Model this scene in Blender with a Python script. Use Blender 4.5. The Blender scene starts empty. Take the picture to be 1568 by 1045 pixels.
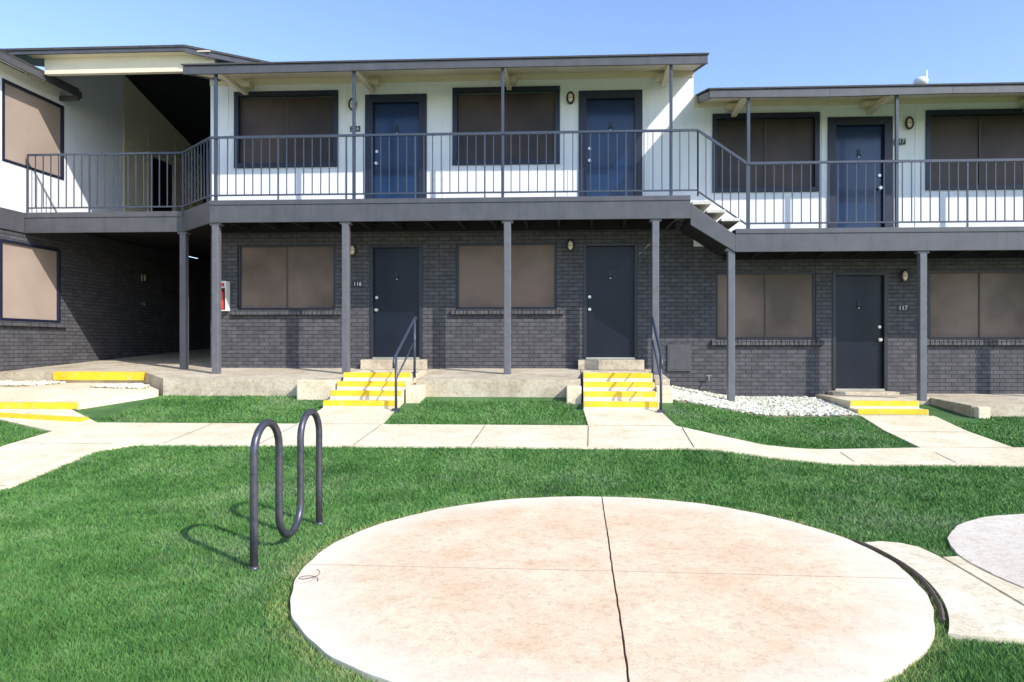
import bpy, bmesh, math, random
import numpy as np
from mathutils import Vector, Matrix
from mathutils.geometry import tessellate_polygon
random.seed(7); rng=np.random.default_rng(7)
scene=bpy.context.scene
COL=scene.collection
CZ=1.45

# ------------------------------------------------------------------ materials
def new_mat(name):
    m=bpy.data.materials.new(name); m.use_nodes=True
    nt=m.node_tree; nt.nodes.clear()
    out=nt.nodes.new('ShaderNodeOutputMaterial')
    b=nt.nodes.new('ShaderNodeBsdfPrincipled')
    nt.links.new(b.outputs[0],out.inputs[0])
    return m,nt,b
def N(nt,t,**kw):
    n=nt.nodes.new(t)
    for k,v in kw.items():
        if k in n.inputs.keys(): n.inputs[k].default_value=v
        else: setattr(n,k,v)
    return n
def pos(nt): return N(nt,'ShaderNodeNewGeometry').outputs['Position']
def noise(nt,scale,detail=4,rough=.6,vec=None):
    n=N(nt,'ShaderNodeTexNoise'); n.inputs['Scale'].default_value=scale
    n.inputs['Detail'].default_value=detail; n.inputs['Roughness'].default_value=rough
    nt.links.new(vec if vec is not None else pos(nt),n.inputs['Vector']); return n.outputs['Fac']
def ramp(nt,fac,stops):
    r=N(nt,'ShaderNodeValToRGB'); e=r.color_ramp.elements
    while len(e)<len(stops): e.new(.5)
    for i,(p,c) in enumerate(stops):
        e[i].position=p; e[i].color=(*c,1) if len(c)==3 else c
    nt.links.new(fac,r.inputs[0]); return r.outputs[0]
def mix(nt,fac,a,b,mode='MIX'):
    m=N(nt,'ShaderNodeMix'); m.data_type='RGBA'; m.blend_type=mode
    def s(sock,v):
        if isinstance(v,(int,float)): sock.default_value=v
        elif isinstance(v,tuple): sock.default_value=(*v,1) if len(v)==3 else v
        else: nt.links.new(v,sock)
    s(m.inputs[0],fac); s(m.inputs[6],a); s(m.inputs[7],b); return m.outputs[2]
def scaled(nt,fac,k):
    s=N(nt,'ShaderNodeMath',operation='MULTIPLY'); nt.links.new(fac,s.inputs[0]); s.inputs[1].default_value=k; return s.outputs[0]
def bump(nt,b,h,strength=.3,dist=.01):
    n=N(nt,'ShaderNodeBump'); n.inputs['Strength'].default_value=strength; n.inputs['Distance'].default_value=dist
    nt.links.new(h,n.inputs['Height']); nt.links.new(n.outputs[0],b.inputs['Normal'])
def sc(c,k): return tuple(min(1,x*k) for x in c)

def paint(name,c,rough=.55,var=.12,scale=3,bmp=.1,metal=0,spec=.5,streak=0):
    m,nt,b=new_mat(name)
    f=noise(nt,scale,6,.65)
    col=ramp(nt,f,[(.3,sc(c,1-var)),(.7,sc(c,1+var*.6))])
    if streak:
        mp=N(nt,'ShaderNodeMapping'); nt.links.new(pos(nt),mp.inputs[0]); mp.inputs['Scale'].default_value=(6,6,.5)
        st=ramp(nt,noise(nt,1.5,5,.7,mp.outputs[0]),[(.52,(1,1,1)),(.75,(1-streak,1-streak,1-streak*1.1))])
        col=mix(nt,1.0,col,st,'MULTIPLY')
    f2=noise(nt,60,2)
    nt.links.new(col,b.inputs['Base Color'])
    b.inputs['Roughness'].default_value=rough; b.inputs['Metallic'].default_value=metal
    b.inputs['Specular IOR Level'].default_value=spec
    bump(nt,b,f2,bmp,.004); return m
def concrete(name,c,c2,stain=(.35,.27,.2),stamt=.35,dark=.84,rim=None):
    m,nt,b=new_mat(name)
    big=noise(nt,.8,5,.65); col=ramp(nt,big,[(.36,c),(.62,c2)])
    st=ramp(nt,noise(nt,2.1,9,.72),[(.46,(0,0,0)),(.68,(1,1,1))])
    col=mix(nt,scaled(nt,st,stamt),col,stain)
    sp=ramp(nt,noise(nt,90,3,.7),[(.3,(.82,.82,.82)),(.6,(1.05,1.05,1.05))])
    col=mix(nt,1.0,col,sp,'MULTIPLY')
    sp2=ramp(nt,noise(nt,20,5,.75),[(.36,(dark,dark*.97,dark*.94)),(.52,(1.03,1.03,1.03))])
    col=mix(nt,1.0,col,sp2,'MULTIPLY')
    spot=ramp(nt,noise(nt,7.3,8,.8),[(.66,(1,1,1)),(.72,(.74,.66,.58))])
    col=mix(nt,1.0,col,spot,'MULTIPLY')
    if rim:   # bleached, chalky outer rim of the round slab
        (cx,cy),R,rc=rim
        sub=N(nt,'ShaderNodeVectorMath',operation='SUBTRACT'); nt.links.new(pos(nt),sub.inputs[0]); sub.inputs[1].default_value=(cx,cy,.028)
        ln=N(nt,'ShaderNodeVectorMath',operation='LENGTH'); nt.links.new(sub.outputs[0],ln.inputs[0])
        ad=N(nt,'ShaderNodeMath',operation='MULTIPLY_ADD'); nt.links.new(noise(nt,2.2,7,.7),ad.inputs[0]); ad.inputs[1].default_value=.7; nt.links.new(ln.outputs['Value'],ad.inputs[2])
        sb=N(nt,'ShaderNodeMath',operation='SUBTRACT'); nt.links.new(ad.outputs[0],sb.inputs[0]); sb.inputs[1].default_value=R-.10
        cl=N(nt,'ShaderNodeMath',operation='MULTIPLY'); cl.use_clamp=True; nt.links.new(sb.outputs[0],cl.inputs[0]); cl.inputs[1].default_value=2.0
        col=mix(nt,scaled(nt,cl.outputs[0],.75),col,rc)
    nt.links.new(col,b.inputs['Base Color']); b.inputs['Roughness'].default_value=.92
    b.inputs['Specular IOR Level'].default_value=.25
    bump(nt,b,noise(nt,70,5,.7),.35,.006); return m
def brick(name,axis,c1,c2,mort):
    m,nt,b=new_mat(name)
    sx=N(nt,'ShaderNodeSeparateXYZ'); nt.links.new(pos(nt),sx.inputs[0])
    cb=N(nt,'ShaderNodeCombineXYZ'); nt.links.new(sx.outputs[axis],cb.inputs[0]); nt.links.new(sx.outputs[2],cb.inputs[1])
    bt=N(nt,'ShaderNodeTexBrick'); nt.links.new(cb.outputs[0],bt.inputs['Vector'])
    bt.inputs['Scale'].default_value=1; bt.inputs['Brick Width'].default_value=.215; bt.inputs['Row Height'].default_value=.075
    bt.inputs['Mortar Size'].default_value=.007; bt.inputs['Mortar Smooth'].default_value=.25
    bt.inputs['Color1'].default_value=(*c1,1); bt.inputs['Color2'].default_value=(*c2,1); bt.inputs['Mortar'].default_value=(*mort,1)
    col=mix(nt,1.0,bt.outputs['Color'],ramp(nt,noise(nt,6,5,.7),[(.3,(.72,.72,.72)),(.7,(1.25,1.23,1.2))]),'MULTIPLY')
    col=mix(nt,scaled(nt,ramp(nt,noise(nt,14,6,.8),[(.62,(0,0,0)),(.74,(1,1,1))]),.35),col,(.19,.185,.185))
    nt.links.new(col,b.inputs['Base Color']); b.inputs['Roughness'].default_value=.65
    b.inputs['Specular IOR Level'].default_value=.2
    inv=N(nt,'ShaderNodeMath',operation='SUBTRACT'); inv.inputs[0].default_value=1; nt.links.new(bt.outputs['Fac'],inv.inputs[1])
    ad=N(nt,'ShaderNodeMath',operation='MULTIPLY_ADD'); nt.links.new(noise(nt,40,4),ad.inputs[0]); ad.inputs[1].default_value=.25; nt.links.new(inv.outputs[0],ad.inputs[2])
    bump(nt,b,ad.outputs[0],.7,.012); return m

M={}
M['white']=paint('white_siding_paint',(.84,.845,.87),.6,.04,1.2,streak=.10)
M['cream']=paint('cream_trim_paint',(.78,.69,.51),.6,.08,2)
M['band']=paint('charcoal_fascia_paint',(.085,.085,.095),.5,.18,4,streak=.25)
M['post']=paint('charcoal_post_paint',(.13,.13,.145),.45,.18,5)
M['rail']=paint('railing_metal_paint',(.048,.060,.088),.4,.15,6,metal=0)
M['soffit']=paint('dark_soffit',(.022,.022,.026),.8,.2,3,spec=.2)
M['shingle']=paint('roof_shingles',(.07,.065,.065),.9,.3,12,.5)
bc=((.080,.079,.087),(.108,.106,.116),(.040,.040,.046))
M['brickx']=brick('painted_brick',0,*bc)
M['bricky']=brick('painted_brick_side',1,*bc)
M['sill']=brick('painted_brick_sill',0,(.09,.09,.10),(.12,.12,.125),(.03,.03,.03))
M['frame']=paint('dark_window_frame',(.022,.022,.030),.4,.15,5)
M['frameb']=paint('door_casing_navy',(.014,.018,.040),.4,.15,5)
M['doorl']=paint('charcoal_door_paint',(.008,.011,.022),.36,.3,1.3,.15,spec=.35)
M['dooru']=paint('dark_door_sky_tint',(.004,.025,.085),.16,.35,1.3,.12,spec=.55)  # upper doors: dark paint with the blue sky reflection put into its colour
M['brass']=paint('satin_nickel',(.6,.58,.52),.3,.05,5,metal=.9)
M['black']=paint('black_metal',(.015,.015,.017),.4,.2,5)
def yel():
    m,nt,b=new_mat('yellow_step_paint')
    wear=ramp(nt,noise(nt,11,7,.75),[(.54,(0,0,0)),(.66,(1,1,1))])
    col=mix(nt,scaled(nt,wear,.65),ramp(nt,noise(nt,4,4),[(.3,(.78,.48,.01)),(.7,(.88,.62,.03))]),(.62,.52,.30))
    nt.links.new(col,b.inputs['Base Color']); b.inputs['Roughness'].default_value=.75
    bump(nt,b,noise(nt,60,4),.3,.004); return m
M['yellow']=yel()
M['red']=paint('red_enamel',(.6,.02,.02),.35,.1,4)
M['plate']=paint('white_plate',(.75,.75,.73),.4,.05,5)
M['treadm']=concrete('balcony_stair_tread',(.60,.58,.52),(.68,.66,.60))
M['conc']=concrete('sidewalk_concrete',(.74,.64,.45),(.83,.74,.56),(.56,.43,.25),.5)
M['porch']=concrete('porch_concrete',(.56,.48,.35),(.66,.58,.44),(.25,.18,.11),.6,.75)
M['patio']=concrete('patio_concrete',(.75,.555,.37),(.84,.68,.48),(.68,.43,.25),.6,.86,rim=((.137,4.5),1.91,(.82,.76,.62)))
M['patio2']=concrete('pale_patio_concrete',(.68,.60,.49),(.76,.69,.58),(.58,.43,.29),.4)
M['joint']=paint('joint_filler',(.12,.09,.06),.95,.3,20,.4)
M['edging']=paint('rusty_edging',(.10,.07,.05),.8,.4,14,.4)
M['lens']=paint('lamp_lens',(.80,.66,.45),.3,.05,5)
M['tan']=paint('bare_soil',(.30,.22,.15),.95,.3,8,.5)

def screen(name,c,c2,spec=.35):
    m,nt,b=new_mat(name)
    col=ramp(nt,noise(nt,.9,3,.5),[(.35,c),(.62,c2)])
    nt.links.new(col,b.inputs['Base Color']); b.inputs['Roughness'].default_value=.42
    b.inputs['Specular IOR Level'].default_value=spec
    bump(nt,b,noise(nt,2.2,2),.3,.03); return m
M['screenl']=screen('solar_screen_tan_glare',(.10,.068,.050),(.21,.145,.110))  # lower floor: reflected brightness and blinds behind put into the screen colour
M['screenu']=screen('solar_screen_brown',(.040,.029,.026),(.080,.055,.048),.3)
M['screens']=screen('solar_screen_sunlit',(.36,.28,.23),(.42,.33,.27))  # lighter copy of the screen, sunlight on the left wing put into colour

def rackmat():
    m,nt,b=new_mat('weathered_galvanised_steel')
    col=ramp(nt,noise(nt,18,6,.7),[(.35,(.06,.065,.085)),(.55,(.10,.10,.125)),(.72,(.15,.09,.07))])
    nt.links.new(col,b.inputs['Base Color']); b.inputs['Metallic'].default_value=.55; b.inputs['Roughness'].default_value=.38
    bump(nt,b,noise(nt,60,3),.2,.003); return m
M['rack']=rackmat()
def greencol(nt,k=1):
    c1=ramp(nt,noise(nt,1.3,8,.75),[(.34,sc((.036,.120,.022),k)),(.5,sc((.075,.205,.042),k)),(.68,sc((.140,.275,.085),k))])
    dry=ramp(nt,noise(nt,.55,7,.72),[(.52,(0,0,0)),(.68,(1,1,1))])
    return mix(nt,scaled(nt,dry,.6),c1,sc((.175,.26,.125),k))
def soilmat():
    m,nt,b=new_mat('lawn_ground')
    nt.links.new(greencol(nt,.8),b.inputs['Base Color']); b.inputs['Roughness'].default_value=.95
    bump(nt,b,noise(nt,45,6,.8),.8,.03); return m
M['ground']=soilmat()
def bladem():
    m,nt,b=new_mat('grass_blades')
    at=N(nt,'ShaderNodeAttribute'); at.attribute_name='tint'
    col=mix(nt,1.0,greencol(nt),at.outputs['Color'],'MULTIPLY')
    nt.links.new(col,b.inputs['Base Color']); b.inputs['Roughness'].default_value=.6
    b.inputs['Specular IOR Level'].default_value=.2
    return m
M['blade']=bladem()
def gravelm():
    m,nt,b=new_mat('white_gravel')
    at=N(nt,'ShaderNodeAttribute'); at.attribute_name='tint'
    nt.links.new(at.outputs['Color'],b.inputs['Base Color']); b.inputs['Roughness'].default_value=.85
    return m
M['gravel']=gravelm()

# ------------------------------------------------------------------ mesh helpers
class Part:
    def __init__(s): s.v=[]; s.f=[]
    def box(s,x0,x1,y0,y1,z0,z1):
        i=len(s.v)
        s.v+=[(x0,y0,z0),(x1,y0,z0),(x1,y1,z0),(x0,y1,z0),(x0,y0,z1),(x1,y0,z1),(x1,y1,z1),(x0,y1,z1)]
        s.f+=[tuple(i+k for k in q) for q in [(0,3,2,1),(4,5,6,7),(0,1,5,4),(1,2,6,5),(2,3,7,6),(3,0,4,7)]]
        return s
    def hexa(s,pts):
        i=len(s.v); s.v+=[tuple(p) for p in pts]
        s.f+=[tuple(i+k for k in q) for q in [(0,3,2,1),(4,5,6,7),(0,1,5,4),(1,2,6,5),(2,3,7,6),(3,0,4,7)]]
        return s
    def prism(s,poly,z0,z1):
        i=len(s.v); n=len(poly)
        s.v+=[(x,y,z0) for x,y in poly]+[(x,y,z1) for x,y in poly]
        s.f.append(tuple(i+k for k in reversed(range(n)))); s.f.append(tuple(i+n+k for k in range(n)))
        for k in range(n): s.f.append((i+k,i+(k+1)%n,i+n+(k+1)%n,i+n+k))
        return s
    def extr(s,poly,a,b,axis=0):
        i=len(s.v); n=len(poly)
        for t in (a,b):
            s.v+=[(t,p,q) if axis==0 else (p,t,q) for p,q in poly]
        s.f.append(tuple(i+k for k in reversed(range(n)))); s.f.append(tuple(i+n+k for k in range(n)))
        for k in range(n): s.f.append((i+k,i+(k+1)%n,i+n+(k+1)%n,i+n+k))
        return s
    def beam(s,p0,p1,z0,z1,t,z0b=None,z1b=None):
        d=Vector((p1[0]-p0[0],p1[1]-p0[1])).normalized(); nn=Vector((-d.y,d.x))*t
        z0b=z0 if z0b is None else z0b; z1b=z1 if z1b is None else z1b
        a=Vector(p0);b=Vector(p1);a2=a+nn;b2=b+nn
        return s.hexa([(a.x,a.y,z0),(b.x,b.y,z0b),(b2.x,b2.y,z0b),(a2.x,a2.y,z0),(a.x,a.y,z1),(b.x,b.y,z1b),(b2.x,b2.y,z1b),(a2.x,a2.y,z1)])
    def tube(s,path,r,n=8,closed=False,rot=0):
        P=[Vector(p) for p in path]; m=len(P); i0=len(s.v)
        T=[]
        for k in range(m):
            if closed: t=P[(k+1)%m]-P[k-1]
            else: t=P[min(k+1,m-1)]-P[max(k-1,0)]
            T.append(t.normalized())
        u=Vector((1,0,0))
        if abs(T[0].z)<.9: 
            u=T[0].cross(Vector((0,0,1))).normalized()
        for k in range(m):
            u=(u-T[k]*u.dot(T[k])).normalized(); w=T[k].cross(u)
            rr=r[k] if isinstance(r,(list,tuple)) else r
            for j in range(n):
                a=2*math.pi*(j+.5)/n
                s.v.append(tuple(P[k]+(u*math.cos(a)+w*math.sin(a))*rr))
        for k in range(m if closed else m-1):
            k2=(k+1)%m
            for j in range(n):
                j2=(j+1)%n
                s.f.append((i0+k*n+j,i0+k*n+j2,i0+k2*n+j2,i0+k2*n+j))
        if not closed:
            s.f.append(tuple(i0+j for j in reversed(range(n)))); s.f.append(tuple(i0+(m-1)*n+j for j in range(n)))
        return s
    def bar(s,a,b,r): return s.tube([a,b],r*1.414,4)
    def done(s,name,mat,parent=None,bevel=0,smooth=False):
        me=bpy.data.meshes.new(name); me.from_pydata(s.v,[],s.f); me.update()
        bm=bmesh.new(); bm.from_mesh(me); bmesh.ops.recalc_face_normals(bm,faces=bm.faces); bm.to_mesh(me); bm.free()
        o=bpy.data.objects.new(name,me); COL.objects.link(o)
        me.materials.append(M[mat] if isinstance(mat,str) else mat)
        if parent: o.parent=parent
        if bevel:
            b=o.modifiers.new('bevel','BEVEL'); b.width=bevel; b.segments=2; b.limit_method='ANGLE'; b.angle_limit=.6
        if smooth:
            for p in me.polygons: p.use_smooth=True
        return o
def empty(name):
    e=bpy.data.objects.new(name,None); COL.objects.link(e); e.empty_display_size=.3; return e
def pip(poly,x,y):
    ins=np.zeros(len(x),bool); n=len(poly)
    for i in range(n):
        x1,y1=poly[i]; x2,y2=poly[(i+1)%n]
        if y1==y2: continue
        c=((y1>y)!=(y2>y))&(x<(x2-x1)*(y-y1)/(y2-y1)+x1); ins^=c
    return ins

# ------------------------------------------------------------------ terrain
YA=[-400,6.6,8.0,9,10.2,11,13,400]; ZA=[0,0,.20,.30,.46,.60,.66,.66]
YB=[-400,6.6,8,10,10.8,12,13,400]; ZB=[0,0,.05,.20,.31,.40,.43,.43]
def g(x,y):
    x=np.asarray(x,float); y=np.asarray(y,float)
    t=np.clip((x-1.25)/1.9,0,1); t=t*t*(3-2*t)
    return (1-t)*np.interp(y,YA,ZA)+t*np.interp(y,YB,ZB)
xs=np.concatenate([[-600,-200,-80,-40,-24],np.arange(-16,16.01,.2),[24,40,80,200,600]])
ys=np.concatenate([[-600,-200,-60,-20,-8],np.arange(-4,14.01,.2),[20,40,80,200,600]])
X,Y=np.meshgrid(xs,ys); Z=g(X,Y)
vv=np.stack([X.ravel(),Y.ravel(),Z.ravel()],1); nx=len(xs); ny=len(ys)
ff=[(j*nx+i,j*nx+i+1,(j+1)*nx+i+1,(j+1)*nx+i) for j in range(ny-1) for i in range(nx-1)]
me=bpy.data.meshes.new('ground'); me.from_pydata(vv.tolist(),[],ff)
ground=bpy.data.objects.new('ground',me); COL.objects.link(ground); me.materials.append(M['ground'])

def drape(name,poly,mat,off=.025,hf=None,depth=.15,step=.2,parent=None):
    bm=bmesh.new(); vs=[bm.verts.new((x,y,0)) for x,y in poly]
    for tri in tessellate_polygon([[Vector((x,y,0)) for x,y in poly]]):
        try: bm.faces.new([vs[i] for i in tri])
        except ValueError: pass
    x0,x1=min(p[0] for p in poly),max(p[0] for p in poly); y0,y1=min(p[1] for p in poly),max(p[1] for p in poly)
    for k in np.arange(math.floor(x0/step)*step,x1,step):
        bmesh.ops.bisect_plane(bm,geom=bm.verts[:]+bm.edges[:]+bm.faces[:],plane_co=(k,0,0),plane_no=(1,0,0))
    for k in np.arange(math.floor(y0/step)*step,y1,step):
        bmesh.ops.bisect_plane(bm,geom=bm.verts[:]+bm.edges[:]+bm.faces[:],plane_co=(0,k,0),plane_no=(0,1,0))
    hf=hf or (lambda x,y:float(g(x,y))+off)
    for v in bm.verts: v.co.z=hf(v.co.x,v.co.y)
    be=[e for e in bm.edges if len(e.link_faces)==1]
    r=bmesh.ops.extrude_edge_only(bm,edges=be)
    for v in r['geom']:
        if isinstance(v,bmesh.types.BMVert): v.co.z-=depth
    bmesh.ops.recalc_face_normals(bm,faces=bm.faces)
    if sum(f.normal.z*f.calc_area() for f in bm.faces)<0: bmesh.ops.reverse_faces(bm,faces=bm.faces)
    me=bpy.data.meshes.new(name); bm.to_mesh(me); bm.free()
    o=bpy.data.objects.new(name,me); COL.objects.link(o); me.materials.append(M[mat])
    if parent: o.parent=parent
    return o

SIDE=[(-6.98,-3),(-5.75,-3),(-5.72,7.8),(-5.4,8.1),(1.2,8.1),(2.2,8.05),(15,7.95),(15,8.95),(5.5,8.95),(5.5,10.9),(4.38,10.9),(4.33,8.9),(2.3,8.68),(1.75,8.93),(1.3,9.25),(1.18,10.2),(.06,10.2),(.12,9.25),(-2.70,9.25),(-2.76,10.2),(-3.9,10.2),(-3.9,9.25),(-6.75,9.25),(-7.75,10.05),(-10.74,10.05),(-10.74,9.4),(-8.3,9.4),(-7.0,8.75)]
drape('concrete_sidewalk',SIDE,'conc')
PLAZA=[(-10.74,10.07),(-7.76,10.07),(-7.1,10.75),(-6.95,10.95),(-7.95,12.07),(-10.74,12.07)]
drape('concrete_entry_walk',PLAZA,'conc',off=.11,depth=.2)
p=Part()
for a in np.arange(-10.7,-7.8,.25):
    z=float(g(a,10.07))+.115; p.box(a,a+.25,10.04,10.19,z-.09,z+.004)
p.done('yellow_step_edge','yellow')
p=Part()
for i in range(8):
    x0=-8.6+i*.2; y0=9.62-i*.035; z=float(g(x0,y0))+.03
    p.hexa([(x0,y0-.08,z-.02),(x0+.2,y0-.115,z-.02),(x0+.2,y0+.03,z-.015),(x0,y0+.06,z-.015),(x0,y0-.08,z+.03),(x0+.2,y0-.115,z+.03),(x0+.2,y0+.03,z+.035),(x0,y0+.06,z+.035)])
p.done('yellow_step_edge.001','yellow')
p=Part()
def joint(a,b,w=.012,off=.029):
    n=max(2,int(math.dist(a,b)/.1)); pr=None
    d=Vector((b[0]-a[0],b[1]-a[1])).normalized(); q=Vector((-d.y,d.x))*w/2
    for i in range(n):
        t0,t1=i/n,(i+1)/n
        A=(a[0]+(b[0]-a[0])*t0,a[1]+(b[1]-a[1])*t0); B=(a[0]+(b[0]-a[0])*t1,a[1]+(b[1]-a[1])*t1)
        k=len(p.v)
        for (P,s_) in ((A,-1),(B,-1),(B,1),(A,1)):
            x,y=P[0]+q.x*s_,P[1]+q.y*s_; p.v.append((x,y,float(g(P[0],P[1]))+off))
        p.f.append((k,k+1,k+2,k+3))
for x in (-5.1,-3.9,-2.73,-1.3,.1,1.35,3.2,4.35,5.5,7.0,8.5): joint((x,8.12),(x+.02,8.62 if x>2 else 9.22),.009)
joint((-6.95,8.1),(-5.72,8.1),.009); joint((-6.9,6.6),(-5.76,6.6),.009); joint((-3.88,9.25),(-2.73,9.25),.009); joint((.12,9.25),(1.28,9.25),.009); joint((4.35,8.93),(5.48,8.93),.009)
joint((-8.2,9.45),(-8.2,10.0)); joint((4.4,9.9),(5.48,9.9),.009)
p.done('sidewalk_joints','joint')

C1=(.137,4.5); R1=1.91; JX=.21
def circ(c,r,a0,a1,n): return [(c[0]+r*math.cos(math.radians(a0+(a1-a0)*i/n)),c[1]+r*math.sin(math.radians(a0+(a1-a0)*i/n))) for i in range(n+1)]
def wob(r,th,a=.006): return r+a*math.sin(th*7)+a*.7*math.sin(th*19+1)+a*.5*math.sin(th*43)
def half(sign):
    a=math.acos((JX-C1[0])/R1); pts=[]
    lo,hi=(-a+.004,a-.004) if sign>0 else (a+.004,2*math.pi-a-.004)
    n=90
    for i in range(n+1):
        th=lo+(hi-lo)*i/n; r=wob(R1,th)
        pts.append((C1[0]+r*math.cos(th),C1[1]+r*math.sin(th)))
    ya,yb=pts[-1][1],pts[0][1]
    for i in range(0,61):
        t=i/60; y=ya+(yb-ya)*t
        pts.append((JX+sign*(.0055+.0012*math.sin(y*31+sign))+.0015*math.sin(y*4)+.0012*math.sin(y*23),y))
    return pts
pa=empty('round_concrete_patio')
drape('patio_slab_east',half(1),'patio',off=.028,parent=pa)
drape('patio_slab_west',half(-1),'patio',off=.028,parent=pa)
p=Part(); joint((-1.74,4.33),(.195,4.3),.004,.031); joint((.225,4.3),(2.0,4.25),.004,.031); p.done('patio_score_line',paint('score_line',(.56,.41,.27),.9,.3,30),pa)
p=Part(); p.box(JX-.02,JX+.02,2.65,6.35,-.02,.012); p.done('joint_filler','joint',pa)
C2=(4.0,4.5); R2=1.45
pb=empty('round_concrete_patio.001')
drape('patio_slab',[(C2[0]+wob(R2,i*math.pi/60)*math.cos(i*math.pi/60),C2[1]+wob(R2,i*math.pi/60)*math.sin(i*math.pi/60)) for i in range(120)],'patio2',off=.03,parent=pb)
arc=circ(C1,1.975,15,-32,24)
PA=arc+[(1.95,3.42),(2.41,3.40),(2.41,4.72),(2.38,4.92),(2.30,5.01),(2.18,5.05)]
arc2=circ(C2,R2+.03,226,172,14)
PB=[(2.425,3.40)]+[(arc2[0][0],3.44)]+arc2+[(2.425,4.68)]
pc=empty('patio_connecting_path')
drape('path_slab',PA[::-1],'conc',off=.03,parent=pc); drape('path_slab_2',PB,'conc',off=.034,parent=pc)
p=Part(); p.tube([(x,y,.026+.004*math.sin(x*40)) for x,y in circ(C1,1.945,17,-27,40)],.013,6); p.done('steel_edging','edging',pc)

# porches
def ph(x,y): return .885+.055*(y-11)
drape('concrete_porch',[(-10.74,12.1),(-7.93,12.1),(-6.9,11.0),(-3.95,11.0),(-3.95,13.02),(-7.3,13.02),(-7.3,19),(-10.74,19)],'porch',hf=ph,depth=.5)
drape('concrete_porch.001',[(-2.66,11.0),(.02,11.0),(.02,13.02),(-2.66,13.02)],'porch',hf=ph,depth=.5)
drape('concrete_porch.002',[(1.22,11.05),(1.45,11.05),(1.45,13.02),(1.22,13.02)],'porch',hf=ph,depth=.6)
drape('concrete_porch.003',[(6.1,10.95),(14,10.95),(14,13.02),(6.1,13.02)],'porch',hf=lambda x,y:.50+.02*(y-11),depth=.5)
p=Part(); p.box(-9.65,-7.93,12.06,12.099,.80,.949); p.box(-9.65,-7.96,12.101,12.2,.85,.952)
p.done('yellow_step_edge.002','yellow')

def steps(name,x0,x1,tops,yback,side=True):
    e=empty(name); p=Part(); q=Part()
    prof=[(yback,tops[0][1])]
    for i,(y,z) in enumerate(tops):
        prof.append((y,z)); nz=tops[i+1][1] if i+1<len(tops) else None
        prof.append((y,nz if nz is not None else z-.4))
    prof.append((yback,prof[-1][1]))
    p.extr(prof,x0,x1,0); p.done('step_block','conc',e,.008)
    for (y,z) in tops: 
        q.box(x0+.012,x1-.012,y-.005,y+.07,z-.075,z+.004)
    q.done('yellow_nosings','yellow',e,.003)
    return e
steps('concrete_steps',-3.9,-2.76,[(11.1,.985),(10.8,.855),(10.5,.725),(10.2,.595)],12.2)
steps('concrete_steps.001',.06,1.18,[(11.1,.985),(10.8,.855),(10.5,.725),(10.2,.595)],12.2)
steps('concrete_steps.002',4.4,5.5,[(11.35,.53),(11.05,.42)],12.2)
p=Part(); p.box(4.4,6.09,12.2,13.02,.1,.528); p.box(-3.94,-2.67,12.2,13.02,.5,.983); p.box(.03,1.21,12.2,13.02,.5,.983)
p.done('concrete_landing','porch',None,.01)
p=Part(); 
p.box(-4.55,-3.93,10.78,10.998,.35,.875); p.box(-2.73,-2.5,10.6,10.998,.35,.80); p.box(-.2,.03,10.6,10.998,.35,.80); p.box(1.2,1.45,10.7,11.04,.2,.80); p.box(6.12,6.3,10.8,10.94,.1,.49)
p.done('concrete_cheek_wall','conc',None,.015)

def handrail(name,x):
    e=empty(name); p=Part()
    p.tube([(x,10.05,.35),(x,10.05,1.27)],.02,10); p.tube([(x,11.2,.9),(x,11.2,1.86)],.02,10)
    p.tube([(x,9.93,1.10),(x,9.94,1.19),(x,9.99,1.26),(x,10.05,1.30),(x,11.2,1.89),(x,11.27,1.9),(x,11.3,1.86)],.022,10)
    p.tube([(x,10.05,.93),(x,11.2,1.52)],.014,8)
    p.done('rail_tubes','rail',e,0,True)
    q=Part(); q.box(x-.05,x+.05,10.0,10.1,.43,.50); q.box(x-.05,x+.05,11.15,11.25,.985,.995); q.done('base_plates','rail',e)
handrail('step_handrail',-2.73); handrail('step_handrail.001',1.19)

def rack():
    e=empty('bicycle_rack'); x=-2.085; r=.183; y0=4.28; top=.745; low=.27
    P=[(x,y0,-.1),(x,y0,.3),(x,y0,top)]
    for i in range(1,13): a=math.pi-math.pi*i/12; P.append((x,y0+r+r*math.cos(a),top+r*math.sin(a)))
    P.append((x,y0+2*r,.5)); P.append((x,y0+2*r,low))
    for i in range(1,13): a=math.pi+math.pi*i/12; P.append((x,y0+3*r+r*math.cos(a),low+r*math.sin(a)))
    P.append((x,y0+4*r,.5)); P.append((x,y0+4*r,top))
    for i in range(1,13): a=math.pi-math.pi*i/12; P.append((x,y0+5*r+r*math.cos(a),top+r*math.sin(a)))
    P+=[(x,y0+6*r,.3),(x,y0+6*r,-.1)]
    p=Part(); p.tube(P,.0255,16); p.done('wave_tube','rack',e,0,True)
    q=Part()
    for y in (y0,y0+6*r): q.tube([(x,y,0),(x,y,.03)],[.037,.033],14)
    q.done('ground_collars','rack',e,0,True)
rack()
p=Part(); p.tube([(-1.62+.05*math.cos(t*.5)*(1+.02*t),4.02+.06*math.sin(t*.5),.03+.012*t*.3) for t in range(16)],.002,5); p.done('loose_wire','black')

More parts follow.
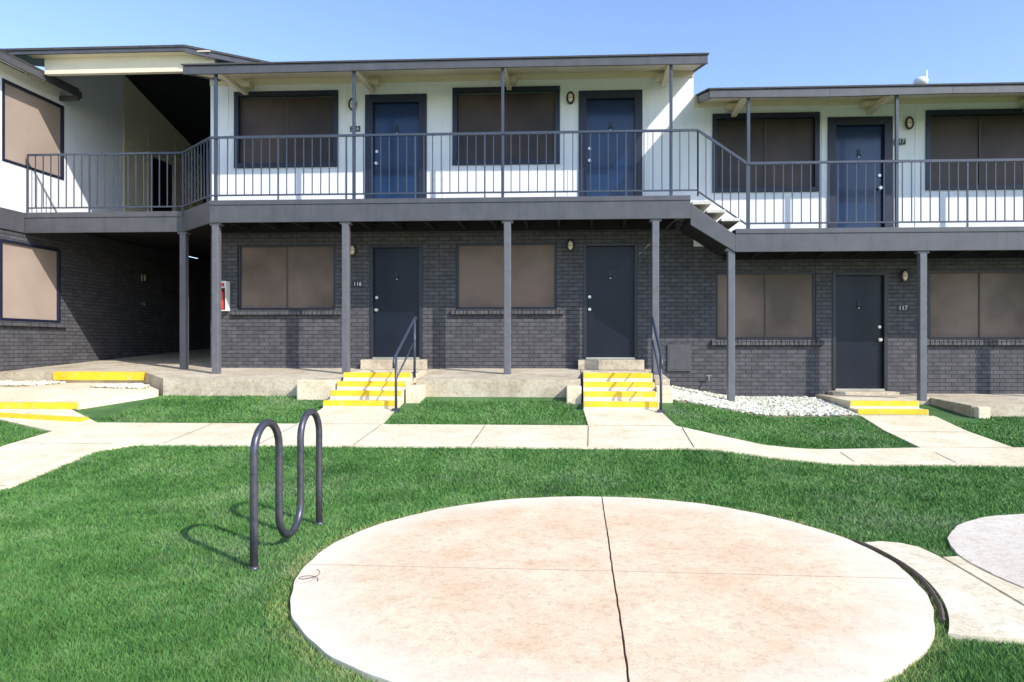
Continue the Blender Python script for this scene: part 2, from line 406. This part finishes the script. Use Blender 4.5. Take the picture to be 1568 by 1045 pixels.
# ------------------------------------------------------------------ building
B=empty('apartment_building'); D=.58; XB=2.15; XE=14.0
lw=[(-6.66,-4.72),(-2.37,-.43)]; rw=[(2.56,4.42),(6.47,8.35),(10.9,12.8)]
ld=[(-3.99,-3.07),(.125,1.05)]; rd=[(4.77,5.67),(9.0,9.9)]
def wall(part,x0,x1,z0,z1,ops,y0=13.0,y1=13.18,swap=False):
    cx=sorted({x0,x1}|{v for o in ops for v in o[:2] if x0<v<x1}); cz=sorted({z0,z1}|{v for o in ops for v in o[2:] if z0<v<z1})
    for a,b in zip(cx,cx[1:]):
        for c,d in zip(cz,cz[1:]):
            mx,mz=(a+b)/2,(c+d)/2
            if not any(o[0]<mx<o[1] and o[2]<mz<o[3] for o in ops):
                if swap: part.box(y0,y1,a,b,c,d)
                else: part.box(a,b,y0,y1,c,d)
opsL=[(a,b,2.12,3.40) for a,b in lw]+[(a-.05,b+.05,1.19,3.38) for a,b in ld]
opsR=[(a,b,2.12-D,3.40-D) for a,b in rw]+[(a-.05,b+.05,1.19-D,3.38-D) for a,b in rd]
p=Part(); wall(p,-7.2,XB,.2,3.88,opsL); wall(p,XB,XE,0,3.30,opsR); p.done('brick_wall','brickx',B)
uL=[(a,b,4.96,6.30) for a,b in lw]+[(a-.03,b+.03,4.0,6.27) for a,b in ld]
uR=[(a,b,4.96-D,6.30-D) for a,b in rw]+[(a-.03,b+.03,4.0-D,6.27-D) for a,b in rd]
p=Part(); wall(p,-7.2,XB,3.88,6.72,uL); wall(p,XB,XE,3.30,6.14,uR)
p.box(-7.2,-7.03,13.18,19,3.88,6.75); p.box(XB-.18,XB,13.18,16.5,5.6,6.72)
p.done('white_siding_wall','white',B)
p=Part(); p.box(-7.2,-7.02,13.18,19,.2,3.88); p.done('brick_end_wall','bricky',B)
p=Part(); p.box(-7.2,XB,12.972,12.998,6.50,6.72); p.box(XB+.01,XE,12.972,12.998,5.92,6.14); 
p.done('cream_frieze','cream',B)
p=Part()
for x in [-7.17,-6.86,-4.52,-2.62,-.22,1.30]:
    p.box(x,x+.018,12.99,12.999,4.0,6.5)
for x in [2.35,4.52,6.22,8.5]: p.box(x,x+.018,12.99,12.999,3.42,5.92)
p.done('siding_battens','white',B)
p=Part(); p.box(-7.0,XE-.1,13.5,13.55,.3,6.0); p.done('interior_backing','soffit',B)

MUL=paint('mullion_paint',(.07,.055,.05),.5)
def window(x0,x1,z0,z1,up,fr,k=0):
    f=Part(); s_=Part()
    t=.10 if up else .045
    if up:
        f.box(x0-t+.04,x1+t-.04,12.965,13.05,z1-.02,z1+t-.03); f.box(x0-t+.04,x1+t-.04,12.965,13.05,z0-t+.03,z0+.02)
        f.box(x0-t+.04,x0+.03,12.967,13.05,z0+.02,z1-.02); f.box(x1-.03,x1+t-.04,12.967,13.05,z0+.02,z1-.02)
    else:
        f.box(x0,x1,13.02,13.10,z1-t,z1); f.box(x0,x1,13.02,13.10,z0,z0+t)
        f.box(x0,x0+t,13.022,13.10,z0+t,z1-t); f.box(x1-t,x1,13.022,13.10,z0+t,z1-t)
    f.done('window_frame','frameb' if up else 'frame',B,.004)
    xm=(x0+x1)/2
    def panel(a,b,y):
        r=[random.uniform(-.004,.004) for _ in range(4)]
        s_.hexa([(a,y+r[0],z0+.03),(b,y+r[1],z0+.03),(b,y+.02,z0+.03),(a,y+.02,z0+.03),(a,y+r[2],z1-.03),(b,y+r[3],z1-.03),(b,y+.02,z1-.03),(a,y+.02,z1-.03)])
    panel(x0+.03,xm-.008,13.058); panel(xm+.008,x1-.03,13.050)
    s_.done('window_screen',fr,B)
    m=Part(); m.box(xm-.012,xm+.012,13.038,13.042,z0+.03,z1-.03); m.done('screen_mullion',MUL,B)
for a,b in lw: window(a,b,2.12,3.40,False,'screenl'); window(a,b,4.96,6.30,True,'screenu')
for a,b in rw: window(a,b,2.12-D,3.40-D,False,'screenl'); window(a,b,4.96-D,6.30-D,True,'screenu')
p=Part()
for L,dz in ((lw,0),(rw,-D)):
    for a,b in L:
        x=a-.08
        while x<b+.08:
            p.box(x,x+.07,12.93+random.uniform(-.004,.004),13.03,2.02+dz,2.115+dz+random.uniform(-.003,.003)); x+=.08
        p.box(a-.08,b+.08,12.945,13.03,2.022+dz,2.108+dz)
p.done('brick_window_sills','sill',B,.004)

def door(a,b,z0,z1,up,right):
    f=Part(); t=.14 if up else .055; y=12.97 if up else 12.985
    f.box(a-t,a+.01,y,13.08,z0,z1+t); f.box(b-.01,b+t,y,13.08,z0,z1+t); f.box(a+.01,b-.01,y,13.08,z1-.01,z1+t)
    f.done('door_casing','frameb' if up else 'frame',B,.005)
    d=Part(); d.box(a+.008,b-.008,13.06,13.10,z0+.01,z1-.012); d.done('door_leaf','dooru' if up else 'doorl',B,.003)
    h=Part(); kx=b-.07 if right else a+.07
    for zz,r in ((z0+1.16,.032),(z0+.92,.034)):
        h.tube([(kx,13.06,zz),(kx,13.04,zz)],[r,r*.9],14)
    h.tube([(kx,13.045,z0+.92),(kx,13.0,z0+.92),(kx,12.985,z0+.92)],[.014,.016,.03],12)
    h.tube([((a+b)/2,13.06,z0+1.52),((a+b)/2,13.045,z0+1.52)],[.018,.015],10)
    h.done('door_hardware','brass',B,0)
    k=Part(); c=(a+b)/2; k.box(c-.025,c+.025,13.045,13.059,z0+1.56,z0+1.66); k.tube([(c+.035*math.cos(t_),13.035,z0+1.57+.045*math.sin(t_)) for t_ in np.linspace(math.pi,2*math.pi,9)],.006,6)
    k.done('door_knocker','black',B)
    w=Part(); w.box(a,b,12.99,13.06,z0-.03,z0+.008); w.done('door_threshold','brass',B)
for (a,b),r in zip(ld,(False,False)): door(a,b,1.20,3.33,False,r); door(a,b,4.03,6.13,True,r)
for (a,b),r in zip(rd,(True,False)): door(a,b,1.20-D,3.33-D,False,r); door(a,b,4.03-D,6.13-D,True,r)
p=Part()
for (a,b) in ld: p.box(a-.15,b+.15,12.72,13.0,.98,1.165)
for (a,b) in rd: p.box(a-.15,b+.15,12.72,13.0,.4,.585)
p.done('door_step','porch',B,.012)

p=Part()
p.prism([(-6.56,11.83),(1.88,11.83),(1.88,12.995),(-7.2,12.995),(-7.2,19),(-10.73,19),(-10.73,12.73),(-7.57,12.73)],3.88,3.995)
p.box(2.64,XE,11.83,12.995,3.30,3.415)
p.hexa([(1.885,11.84,3.60),(2.64,11.84,3.10),(2.64,12.99,3.10),(1.885,12.99,3.60),(1.885,11.84,3.64),(2.64,11.84,3.14),(2.64,12.99,3.14),(1.885,12.99,3.64)])  # sloped panel added under the stair to block sun streaks on the wall
p.done('balcony_slab','soffit',B)
p=Part()
p.beam((-10.73,12.7),(-7.58,12.7),3.61,4.0,.04); p.beam((-7.585,12.705),(-6.545,11.79),3.61,4.0,.04); p.beam((-6.55,11.79),(1.9,11.79),3.61,4.0,.04)
p.beam((1.9,11.791),(2.66,11.791),3.50,3.87,.04,3.03,3.32); p.beam((2.66,11.79),(XE,11.79),3.03,3.42,.04)
p.beam((-10.73,12.685),(-7.58,12.685),3.90,4.003,.012); p.beam((-6.55,11.776),(1.9,11.776),3.92,4.004,.012); p.beam((2.66,11.776),(XE,11.776),3.34,3.424,.012)
p.done('balcony_fascia','band',B,.006)
p=Part()
x=-6.4
while x<XE:
    dz=0 if x<1.8 else -D
    if not 1.8<x<2.7: p.box(x,x+.045,11.84,12.98,3.66+dz,3.878+dz)
    x+=.6
p.box(-7.0,1.8,12.93,12.985,3.62,3.80); p.box(2.7,XE,12.93,12.985,3.04,3.22)
p.done('balcony_joists','soffit',B)
p=Part()
for i in range(3): 
    z=4.0-.145*(i+1)+.05; p.box(1.93+.245*i,2.25+.245*i,11.80,12.93,z-.055,z)
p.done('balcony_stair_treads','treadm',B,.006)
p=Part()
for i in range(3):
    z=4.0-.145*(i+1)-.005; x=1.93+.245*i+.02; p.box(x,x+.02,11.86,12.93,z-.14,z)
p.done('stair_risers','band',B)

p=Part()
for x,y,z0,z1 in [(-7.6,12.78,.9,3.62),(-6.47,11.88,.9,3.62),(-4.12,11.88,.9,3.62),(-1.255,11.88,.9,3.62),(1.31,11.88,.85,3.62),(2.60,11.88,.3,3.1),(5.8,11.88,.5,3.04),(8.9,11.88,.5,3.04),(12,11.88,.5,3.04)]:
    p.box(x-.06,x+.06,y-.06,y+.06,z0,z1); p.box(x-.1,x+.1,y-.064,y+.08,z1-.05,z1-.002)
p.done('lower_posts','post',B,.012)
p=Part()
for x in (-6.47,-3.97,-1.336,1.576): p.box(x-.025,x+.025,11.83,11.88,3.9,6.32)
for x in (2.89,5.37,8.2,11.2): p.box(x-.025,x+.025,11.83,11.88,3.3,5.74)
p.done('upper_steel_posts','rail',B,.004)

def railing(part,a,b,zb,zt,closed=True,sp=.152,za=None):
    A=Vector(a);Bv=Vector(b); L=(Bv-A).xy.length; n=max(1,round(L/sp))
    part.bar(A+Vector((0,0,zt)),Bv+Vector((0,0,zt)),.019); part.bar(A+Vector((0,0,zb)),Bv+Vector((0,0,zb)),.013)
    for i in range(n+1):
        P=A.lerp(Bv,i/n); h=0 if i%8==0 else zb
        part.bar(P+Vector((0,0,h)),P+Vector((0,0,zt)),.0075 if i%8 else .012)
p=Part()
railing(p,(-10.70,12.74,4.0),(-7.60,12.74,4.0),.10,1.13)
railing(p,(-7.60,12.74,4.0),(-6.55,11.83,4.0),.10,1.13)
railing(p,(-6.55,11.83,4.0),(2.03,11.83,4.0),.10,1.13)
railing(p,(2.03,11.83,4.0),(2.86,11.83,3.42),.08,1.13,sp=.138)
railing(p,(2.86,11.83,3.42),(XE,11.83,3.42),.10,1.13)
p.done('balcony_railing','rail',B)

# roofs
def roof(x0,x1,z,yf=11.77):
    p=Part(); rz=z+.015; pitch=.28; Yr=16.6
    prof=[(yf-.02,rz),(Yr,rz+pitch*(Yr-yf)),(22,rz+pitch*(Yr-yf)-.3*(22-Yr)),(22,rz+pitch*(Yr-yf)-.3*(22-Yr)+.03),(Yr,rz+pitch*(Yr-yf)+.035),(yf-.02,rz+.028)]
    p.extr(prof,x0-.02,x1+.02,0); p.done('roof_shingle_deck','shingle',B)
    f=Part(); 
    n=int((x1-x0)/2.4)+1; w=(x1-x0)/n
    zl=[random.uniform(-.012,.012) for _ in range(n+1)]
    for i in range(n):
        ya=yf+random.uniform(0,.004); a,b=x0+i*w,x0+(i+1)*w; za,zb=zl[i],zl[i+1]
        f.hexa([(a,ya,z-.125+za),(b,ya,z-.125+zb),(b,yf+.04,z-.125+zb),(a,yf+.04,z-.125+za),(a,ya,z+.012),(b,ya,z+.012),(b,yf+.04,z+.012),(a,yf+.04,z+.012)])
    e=16.6-yf
    for xx in (x0,x1-.04):
        f.hexa([(xx,yf+.04,z-.12),(xx+.04,yf+.04,z-.12),(xx+.04,16.6,z-.12+pitch*e),(xx,16.6,z-.12+pitch*e),(xx,yf+.04,z+.010),(xx+.04,yf+.04,z+.010),(xx+.04,16.6,z+.010+pitch*e),(xx,16.6,z+.010+pitch*e)])
    f.done('roof_fascia','band',B,.004)
    s_=Part(); s_.hexa([(x0+.04,yf+.04,z-.10),(x1-.04,yf+.04,z-.10),(x1-.04,13.0,z+.24),(x0+.04,13.0,z+.24),(x0+.04,yf+.04,z-.06),(x1-.04,yf+.04,z-.06),(x1-.04,13.0,z+.28),(x0+.04,13.0,z+.28)])
    s_.done('eave_soffit','cream',B)
roof(-7.03,2.19,6.38); roof(2.22,XE+.3,6.38-D-.02)
p=Part()
for x in (-6.47,-3.97,-1.336,1.576): p.box(x-.14,x+.14,12.80,12.97,6.40,6.50); p.box(x-.045,x+.045,11.83,12.97,6.30,6.38)
for x in (2.89,5.37,8.2): p.box(x-.14,x+.14,12.80,12.97,5.82,5.92); p.box(x-.045,x+.045,11.83,12.97,5.72,5.80)
p.done('eave_beams','cream',B,.004)
p=Part(); p.extr([(13.2,6.72),(16.5,6.72),(16.5,7.55)],XB-.1,XB-.02,0); p.done('gable_wall','white',B)
p=Part(); p.tube([(7.3,15,6.4),(7.3,15,7.0)],.07,14); 
p.tube([(7.3,15,6.98),(7.3,15,7.02),(7.3,15,7.09),(7.3,15,7.15),(7.3,15,7.18)],[.08,.13,.15,.11,.03],16)
p.tube([(7.42,15,6.4),(7.42,15,7.32)],.018,8)
p.done('roof_vent','plate',B,0,True)

p=Part(); p.box(1.66,2.10,12.97,12.998,.95,1.45); p.box(1.69,2.07,12.964,12.97,.98,1.42)
p.done('crawlspace_cover','band',B,.004)
p=Part(); p.tube([(2.42,13,.82),(2.42,12.9,.82),(2.42,12.87,.78)],.014,8); p.tube([(2.42,12.9,.82),(2.42,12.9,.87)],.01,6); p.tube([(2.38,12.9,.87),(2.46,12.9,.87)],.012,6); p.done('hose_bib','brass',B)

# ------------------------------------------------------------------ left wing
W=empty('apartment_building.001'); WX=-10.75
def wallX(part,y0,y1,z0,z1,ops): wall(part,y0,y1,z0,z1,ops,WX-.18,WX,True)
lo=[(12.15,13.62,1.90,3.42)]; up=[(12.2,13.72,4.88,6.42)]
p=Part(); wallX(p,5,19,.2,3.61,lo); p.done('brick_wall','bricky',W)
p=Part(); wallX(p,5,15.6,4.0,6.70,up); p.hexa([(WX-.18,12.8,6.70),(WX,12.8,6.70),(WX,15.6,6.70),(WX-.18,15.6,6.70),(WX-.18,12.8,6.75),(WX,12.8,6.75),(WX,15.6,7.85),(WX-.18,15.6,7.85)]); p.done('white_siding_wall','white',W)
p=Part(); wallX(p,15.6,19,4.0,6.75,[(16.6,17.6,4.0,6.2)]); p.hexa([(WX-.18,15.6,6.75),(WX,15.6,6.75),(WX,19,6.75),(WX-.18,19,6.75),(WX-.18,15.6,7.85),(WX,15.6,7.85),(WX,19,6.85),(WX-.18,19,6.85)])
p.done('cream_panel_wall','cream',W)
p=Part()
for y in (15.6,16.5,17.65,18.4): p.box(WX,WX+.02,y,y+.05,4.0,6.9)
p.box(WX+.001,WX+.018,15.65,19,6.3,6.38); p.done('panel_battens','cream',W)
p=Part(); p.box(WX-.1,WX+.03,5,12.69,3.61,4.0); p.box(WX-.1,WX+.005,12.7,19,3.61,3.87); p.done('floor_band','band',W,.005)
p=Part(); p.box(WX-.08,WX-.04,16.6,17.6,4.0,6.2); p.done('door_leaf','doorl',W)
for (a,b,c,d),mt in ((lo[0],'screens'),(up[0],'screens')):
    f=Part(); t=.05; 
    x0,x1=(WX-.08,WX+.02)
    f.box(x0,x1,a-.0,a+t,c,d); f.box(x0,x1,b-t,b,c,d); f.box(x0,x1-.002,a+t,b-t,d-t,d); f.box(x0,x1-.002,a+t,b-t,c,c+t)
    f.done('window_frame','frameb',W,.004)
    s_=Part(); s_.box(WX-.06,WX-.03,a+.03,b-.03,c+.03,d-.03); s_.done('window_screen',mt,W)
p=Part(); y=12.07
while y<13.70: p.box(WX-.02,WX+.07,y,y+.07,1.80,1.895); y+=.08
p.done('brick_window_sill','bricky',W,.004)
p=Part(); p.box(WX-.5,WX-.45,5,19,.3,6.6); p.box(-10.9,-7,19,19.1,.3,6.9); p.done('interior_backing','soffit',W)
p=Part(); p.extr([(-10.33,6.68),(-16,8.3),(-16,8.34),(-10.31,6.73)],4,13.6,1); p.done('roof_shingle_deck','shingle',W)
p=Part(); p.box(-10.37,-10.33,4,13.7,6.56,6.70); p.box(-16,-10.33,13.6,13.64,6.5,6.6); p.done('roof_fascia','band',W,.004)
p=Part(); p.hexa([(-10.74,4,6.72),(-10.37,4,6.60),(-10.37,13.6,6.60),(-10.74,13.6,6.72),(-10.74,4,6.76),(-10.37,4,6.64),(-10.37,13.6,6.64),(-10.74,13.6,6.76)]); p.done('eave_soffit','cream',W)
p=Part(); p.box(-10.3,-6.93,12.66,12.76,6.66,6.97); p.done('breezeway_beam','cream',W,.004)
p=Part()
p.hexa([(-10.74,12.78,6.70),(-6.93,12.78,6.70),(-6.93,15.5,7.86),(-10.74,15.5,7.86),(-10.74,12.78,6.75),(-6.93,12.78,6.75),(-6.93,15.5,7.91),(-10.74,15.5,7.91)])
p.hexa([(-10.74,15.5,7.86),(-6.93,15.5,7.86),(-6.93,19,6.8),(-10.74,19,6.8),(-10.74,15.5,7.91),(-6.93,15.5,7.91),(-6.93,19,6.85),(-10.74,19,6.85)])
p.done('breezeway_ceiling','soffit',W)
p=Part(); 
p.hexa([(-12.6,12.45,7.04),(-7.40,12.45,7.04),(-7.40,15.5,8.0),(-12.6,15.5,8.0),(-12.6,12.45,7.08),(-7.40,12.45,7.08),(-7.40,15.5,8.04),(-12.6,15.5,8.04)])
p.hexa([(-7.40,12.45,7.04),(-5.85,12.75,6.80),(-5.85,15.5,7.5),(-7.40,15.5,8.0),(-7.40,12.45,7.08),(-5.85,12.75,6.84),(-5.85,15.5,7.54),(-7.40,15.5,8.04)])
p.done('breezeway_roof_deck','shingle',W)
p=Part(); p.hexa([(-12.6,12.47,6.97),(-7.40,12.47,6.97),(-7.40,12.51,6.97),(-12.6,12.51,6.97),(-12.6,12.47,7.045),(-7.40,12.47,7.045),(-7.40,12.51,7.045),(-12.6,12.51,7.045)])
p.hexa([(-7.40,12.47,6.94),(-5.85,12.77,6.70),(-5.85,12.81,6.70),(-7.40,12.51,6.94),(-7.40,12.47,7.045),(-5.85,12.77,6.805),(-5.85,12.81,6.805),(-7.40,12.51,7.045)])
p.done('breezeway_fascia','band',W)
p=Part(); p.box(-10.5,-6.95,12.51,12.66,6.965,6.985); p.done('breezeway_soffit','cream',W)

# ------------------------------------------------------------------ lamps, signs
def lamp(name,x,y,z,face='Y',lit=True):
    e=empty(name)
    def T(a,b,c): return (x+a,y+b,z+c) if face=='Y' else (x-b,y+a,z+c)
    p=Part(); n=24
    ring=[T(.062*math.cos(2*math.pi*i/n),-.05,.105*math.sin(2*math.pi*i/n)) for i in range(n)]
    p.tube(ring,.019,8,True); p.done('guard_ring','black',e,0,True)
    q=Part(); outer=[(.052*math.cos(2*math.pi*i/n),.094*math.sin(2*math.pi*i/n)) for i in range(n)]
    layers=[(-.001,1.0),(-.045,1.0),(-.062,.85),(-.074,.55),(-.078,.1)]
    for d,k in layers: q.v+= [T(a*k,d,c*k) for a,c in outer]
    for l in range(len(layers)-1):
        for i in range(n): j=(i+1)%n; q.f.append((l*n+i,l*n+j,(l+1)*n+j,(l+1)*n+i))
    q.f.append(tuple((len(layers)-1)*n+i for i in range(n)))
    q.done('lens','lens',e,0,True)
    r=Part(); r.tube([T(-.06,-.065,0),T(0,-.084,0),T(.06,-.065,0)],.004,6); r.done('guard_bar','black',e)
lamp('wall_lamp',-4.37,13,3.27); lamp('wall_lamp.001',-.17,13,3.33); lamp('wall_lamp.002',6.02,13,2.72)
lamp('wall_lamp.003',-4.37,13,6.08); lamp('wall_lamp.004',-.17,13,6.13); lamp('wall_lamp.005',6.10,13,5.55)
lamp('wall_lamp.006',WX,16.3,3.1,'X')
def sign(name,txt,x,y,z,face='Y'):
    e=empty(name)
    p=Part()
    if face=='Y': p.box(x-.10,x+.10,y-.012,y-.0005,z-.055,z+.055)
    else: p.box(x+.0005,x+.012,y-.10,y+.10,z-.055,z+.055)
    p.done('plate','black',e,.004)
    c=bpy.data.curves.new('number_text','FONT'); c.body=txt; c.size=.11; c.align_x='CENTER'; c.align_y='CENTER'; c.extrude=.001
    o=bpy.data.objects.new('number_text',c); COL.objects.link(o); c.materials.append(M['plate']); o.parent=e
    if face=='Y': o.location=(x,y-.015,z); o.rotation_euler=(math.pi/2,0,0)
    else: o.location=(x+.015,y,z); o.rotation_euler=(math.pi/2,0,math.pi/2)
sign('door_number_sign','116',-4.28,13,2.62); sign('door_number_sign.001','117',6.0,13,2.13); sign('door_number_sign.002','216',-4.33,13,5.62); sign('door_number_sign.003','217',5.93,12.96,5.21)
sign('door_number_sign.004','115',WX,16.3,2.45,'X')

e=empty('fire_extinguisher_cabinet'); x=-6.93; z=2.10; yb=12.85
p=Part(); p.box(x-.12,x+.12,yb+.135,12.998,z,z+.58); p.box(x-.12,x-.10,yb,yb+.135,z,z+.58); p.box(x+.10,x+.12,yb,yb+.135,z,z+.58); p.box(x-.10,x+.10,yb,yb+.135,z+.56,z+.58); p.box(x-.10,x+.10,yb,yb+.135,z,z+.02); p.box(x-.10,x+.10,yb-.002,yb+.01,z+.45,z+.56)
p.done('cabinet_shell','plate',e,.004)
p=Part(); yc=yb+.06; p.tube([(x,yc,z+.03),(x,yc,z+.05),(x,yc,z+.34),(x,yc,z+.38),(x,yc,z+.41)],[.05,.058,.058,.045,.018],16); p.box(x-.085,x+.085,yb-.007,yb-.0025,z+.47,z+.54); p.done('extinguisher_body','red',e)
p=Part(); p.tube([(x,yc,z+.41),(x,yc,z+.44)],.02,10); p.box(x-.05,x+.02,yc-.01,yc+.01,z+.425,z+.437); p.tube([(x+.02,yc,z+.42),(x+.07,yc-.02,z+.38),(x+.075,yc-.02,z+.2)],.009,6); p.done('valve_and_hose','black',e)

# ------------------------------------------------------------------ grass
GR=[(1.46,10.8),(4.35,10.95),(4.38,13),(1.46,13)]
def scatter_grass(n):
    u=rng.random(n*2); y=2.2*(11.0/2.2)**u
    x=(rng.random(n*2)*2-1)*(y*.98+.6)-.02*y
    keep=(x>-10.5)&(x<13)&(y<11.0)
    # turf creeps unevenly over the slab edges
    cx_=.014*np.sin(y*9+2*np.sin(x*5))+rng.normal(0,.012,len(x)); cy_=.018*np.sin(x*7+2*np.sin(x*2.3))+rng.normal(0,.012,len(x))
    for P in (SIDE,PLAZA,PA,PB,GR): keep&=~pip(P,x+cx_,y+cy_)
    rr=np.hypot(x-C1[0],y-C1[1]); th=np.arctan2(y-C1[1],x-C1[0]); jit=rng.normal(0,.013,len(x))+.012*np.sin(th*23+2*np.sin(th*5))
    keep&=(rr+jit>R1+.012); keep&=np.hypot(x-C2[0],y-C2[1])+jit>R2+.012
    keep&=~((y>10.2)&(x>-4.0)&(x<-2.5)); keep&=~((y>10.2)&(x>-.1)&(x<1.46)); keep&=~((y>10.75)&(x>-4.6)&(x<1.46))
    keep&=~((x>5.5)&(x<6.1)&(y>10.6)); keep&=~((y>10.75)&(x>1.4)&(x<5.6)); keep&=~((x<-6.9)&(y>9.3)&(y-9.3>-(x+6.75)*.8+.0))
    x=x[keep][:n]; y=y[keep][:n]; return x,y
gx,gy=scatter_grass(560000)
n=len(gx); gz=g(gx,gy)
patch=.5+.5*np.sin(gx*2.3+1.3*np.sin(gy*1.7))*np.sin(gy*2.9+1.1*np.sin(gx*1.9))
h=(.013+.018*rng.random(n))*(1+.03*gy)*(.8+.4*patch); w=.0019*(1+.38*(gy-2.2))
ang=rng.random(n)*math.pi*2; dx=np.cos(ang)*w; dy=np.sin(ang)*w
lean=rng.random(n)*math.pi*2; lr=h*(.3+1.1*rng.random(n))
V=np.empty((n,3,3),np.float32)
V[:,0]=np.stack([gx-dx,gy-dy,gz-.004],1); V[:,1]=np.stack([gx+dx,gy+dy,gz-.004],1)
V[:,2]=np.stack([gx+np.cos(lean)*lr,gy+np.sin(lean)*lr,gz+h],1)
def soup(name,V,k,mat,tint):
    nt_=len(V); me=bpy.data.meshes.new(name)
    me.vertices.add(nt_*3); me.vertices.foreach_set('co',V.reshape(-1))
    me.loops.add(nt_*3); me.loops.foreach_set('vertex_index',np.arange(nt_*3,dtype=np.int32))
    me.polygons.add(nt_); me.polygons.foreach_set('loop_start',np.arange(0,nt_*3,3,dtype=np.int32)); me.polygons.foreach_set('loop_total',np.full(nt_,3,np.int32))
    me.update(calc_edges=True)
    a=me.attributes.new('tint','FLOAT_COLOR','POINT'); a.data.foreach_set('color',tint.astype(np.float32).reshape(-1))
    o=bpy.data.objects.new(name,me); COL.objects.link(o); me.materials.append(M[mat]); return o
t=rng.random(n); br=.75+.65*rng.random(n)
tc=np.stack([br*(1+.6*(t>.88)+.25*rng.random(n)),br*(1+.12*(t>.88)),br*(.9+.5*rng.random(n)),np.ones(n)],1)
rr=np.hypot(gx-C1[0],gy-C1[1]); fr=(rng.random(n)<.75*np.clip(1-(rr-R1)/.16,0,1)); tc[fr,0]*=2.7; tc[fr,1]*=1.5; tc[fr,2]*=2.0
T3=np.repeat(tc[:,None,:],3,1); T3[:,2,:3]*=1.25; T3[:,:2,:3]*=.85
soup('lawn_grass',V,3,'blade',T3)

def gravel(name,poly,n,r0,r1):
    xa,xb=min(q[0] for q in poly),max(q[0] for q in poly); ya,yb=min(q[1] for q in poly),max(q[1] for q in poly)
    x=rng.uniform(xa,xb,n*3); y=rng.uniform(ya,yb,n*3); k=pip(poly,x,y); x=x[k][:n]; y=y[k][:n]; n=len(x)
    phi=(1+5**.5)/2
    iv=np.array([(-1,phi,0),(1,phi,0),(-1,-phi,0),(1,-phi,0),(0,-1,phi),(0,1,phi),(0,-1,-phi),(0,1,-phi),(phi,0,-1),(phi,0,1),(-phi,0,-1),(-phi,0,1)])/1.9
    fc=np.array([(0,11,5),(0,5,1),(0,1,7),(0,7,10),(0,10,11),(1,5,9),(5,11,4),(11,10,2),(10,7,6),(7,1,8),(3,9,4),(3,4,2),(3,2,6),(3,6,8),(3,8,9),(4,9,5),(2,4,11),(6,2,10),(8,6,7),(9,8,1)])
    r=rng.uniform(r0,r1,(n,1,1)); s_=rng.uniform(.6,1.25,(n,1,3)); s_[:,:,2]*=.7
    vv=iv[None]*s_*r*rng.uniform(.8,1.2,(n,12,1))
    a=rng.random(n)*6.28; c,s2=np.cos(a)[:,None],np.sin(a)[:,None]
    X_=vv[:,:,0]*c-vv[:,:,1]*s2; Y_=vv[:,:,0]*s2+vv[:,:,1]*c
    off=(np.where((x<-7.0),.11,0.0))
    vv=np.stack([X_+x[:,None],Y_+y[:,None],vv[:,:,2]+(g(x,y)+off+.015+rng.random(n)*.02)[:,None]],2)
    tri=vv[:,fc].reshape(-1,3,3).astype(np.float32)
    b=rng.uniform(.42,.82,n); wm=rng.uniform(.75,1,n); col=np.stack([b,b*(.9+.1*wm),b*wm*.9,np.ones(n)],1)
    return tri,np.repeat(col,60,0)
tri,col=gravel('g',GR,4200,.02,.05); soup('gravel_bed',tri,3,'gravel',col)
tri,col=gravel('g',[(-10.7,11.2),(-9.6,11.4),(-9.3,12.0),(-10.7,12.05)],700,.02,.04); soup('gravel_bed.001',tri,3,'gravel',col)
tri,col=gravel('g',[(-8.3,11.2),(-7.3,11.0),(-7.3,11.25),(-7.9,11.75)],350,.02,.04); soup('gravel_bed.002',tri,3,'gravel',col)
drape('gravel_soil',GR,'tan',off=.008,depth=.05)

# ------------------------------------------------------------------ light, sky, camera
EL=math.radians(36.5); hx,hy=-.79,.613; hn=math.hypot(hx,hy); hx/=hn; hy/=hn
d=Vector((hx*math.cos(EL),hy*math.cos(EL),-math.sin(EL)))
L=bpy.data.lights.new('sun','SUN'); L.energy=5.0; L.angle=math.radians(.5); L.color=(1,.955,.89)
so=bpy.data.objects.new('sun',L); COL.objects.link(so); so.rotation_euler=d.to_track_quat('-Z','Y').to_euler(); so.location=(8,-6,12)
w=bpy.data.worlds.new('World'); scene.world=w; w.use_nodes=True; nt=w.node_tree
bg=nt.nodes['Background']; sky=nt.nodes.new('ShaderNodeTexSky'); sky.sky_type='NISHITA'; sky.sun_disc=False
sky.sun_elevation=EL; sky.sun_rotation=math.atan2(-hx,-hy); sky.altitude=0; sky.air_density=1.0; sky.dust_density=.6; sky.ozone_density=1.0
mx=nt.nodes.new('ShaderNodeMix'); mx.data_type='RGBA'; mx.blend_type='MULTIPLY'; mx.clamp_result=False; mx.inputs[0].default_value=1
nt.links.new(sky.outputs[0],mx.inputs[6]); mx.inputs[7].default_value=(1.68,1.76,2.0,1)
nt.links.new(mx.outputs[2],bg.inputs[0]); bg.inputs[1].default_value=.15
cam=bpy.data.cameras.new('camera'); co=bpy.data.objects.new('camera',cam); COL.objects.link(co)
cam.sensor_width=36; cam.lens=24.0; cam.shift_x=-.0325; cam.shift_y=.0035; cam.clip_end=2000; cam.clip_start=.05
co.location=(0,0,CZ); co.rotation_euler=(math.pi/2,0,math.atan(.05))
scene.camera=co
scene.view_settings.view_transform='Standard'; scene.view_settings.look='None'; scene.view_settings.exposure=0
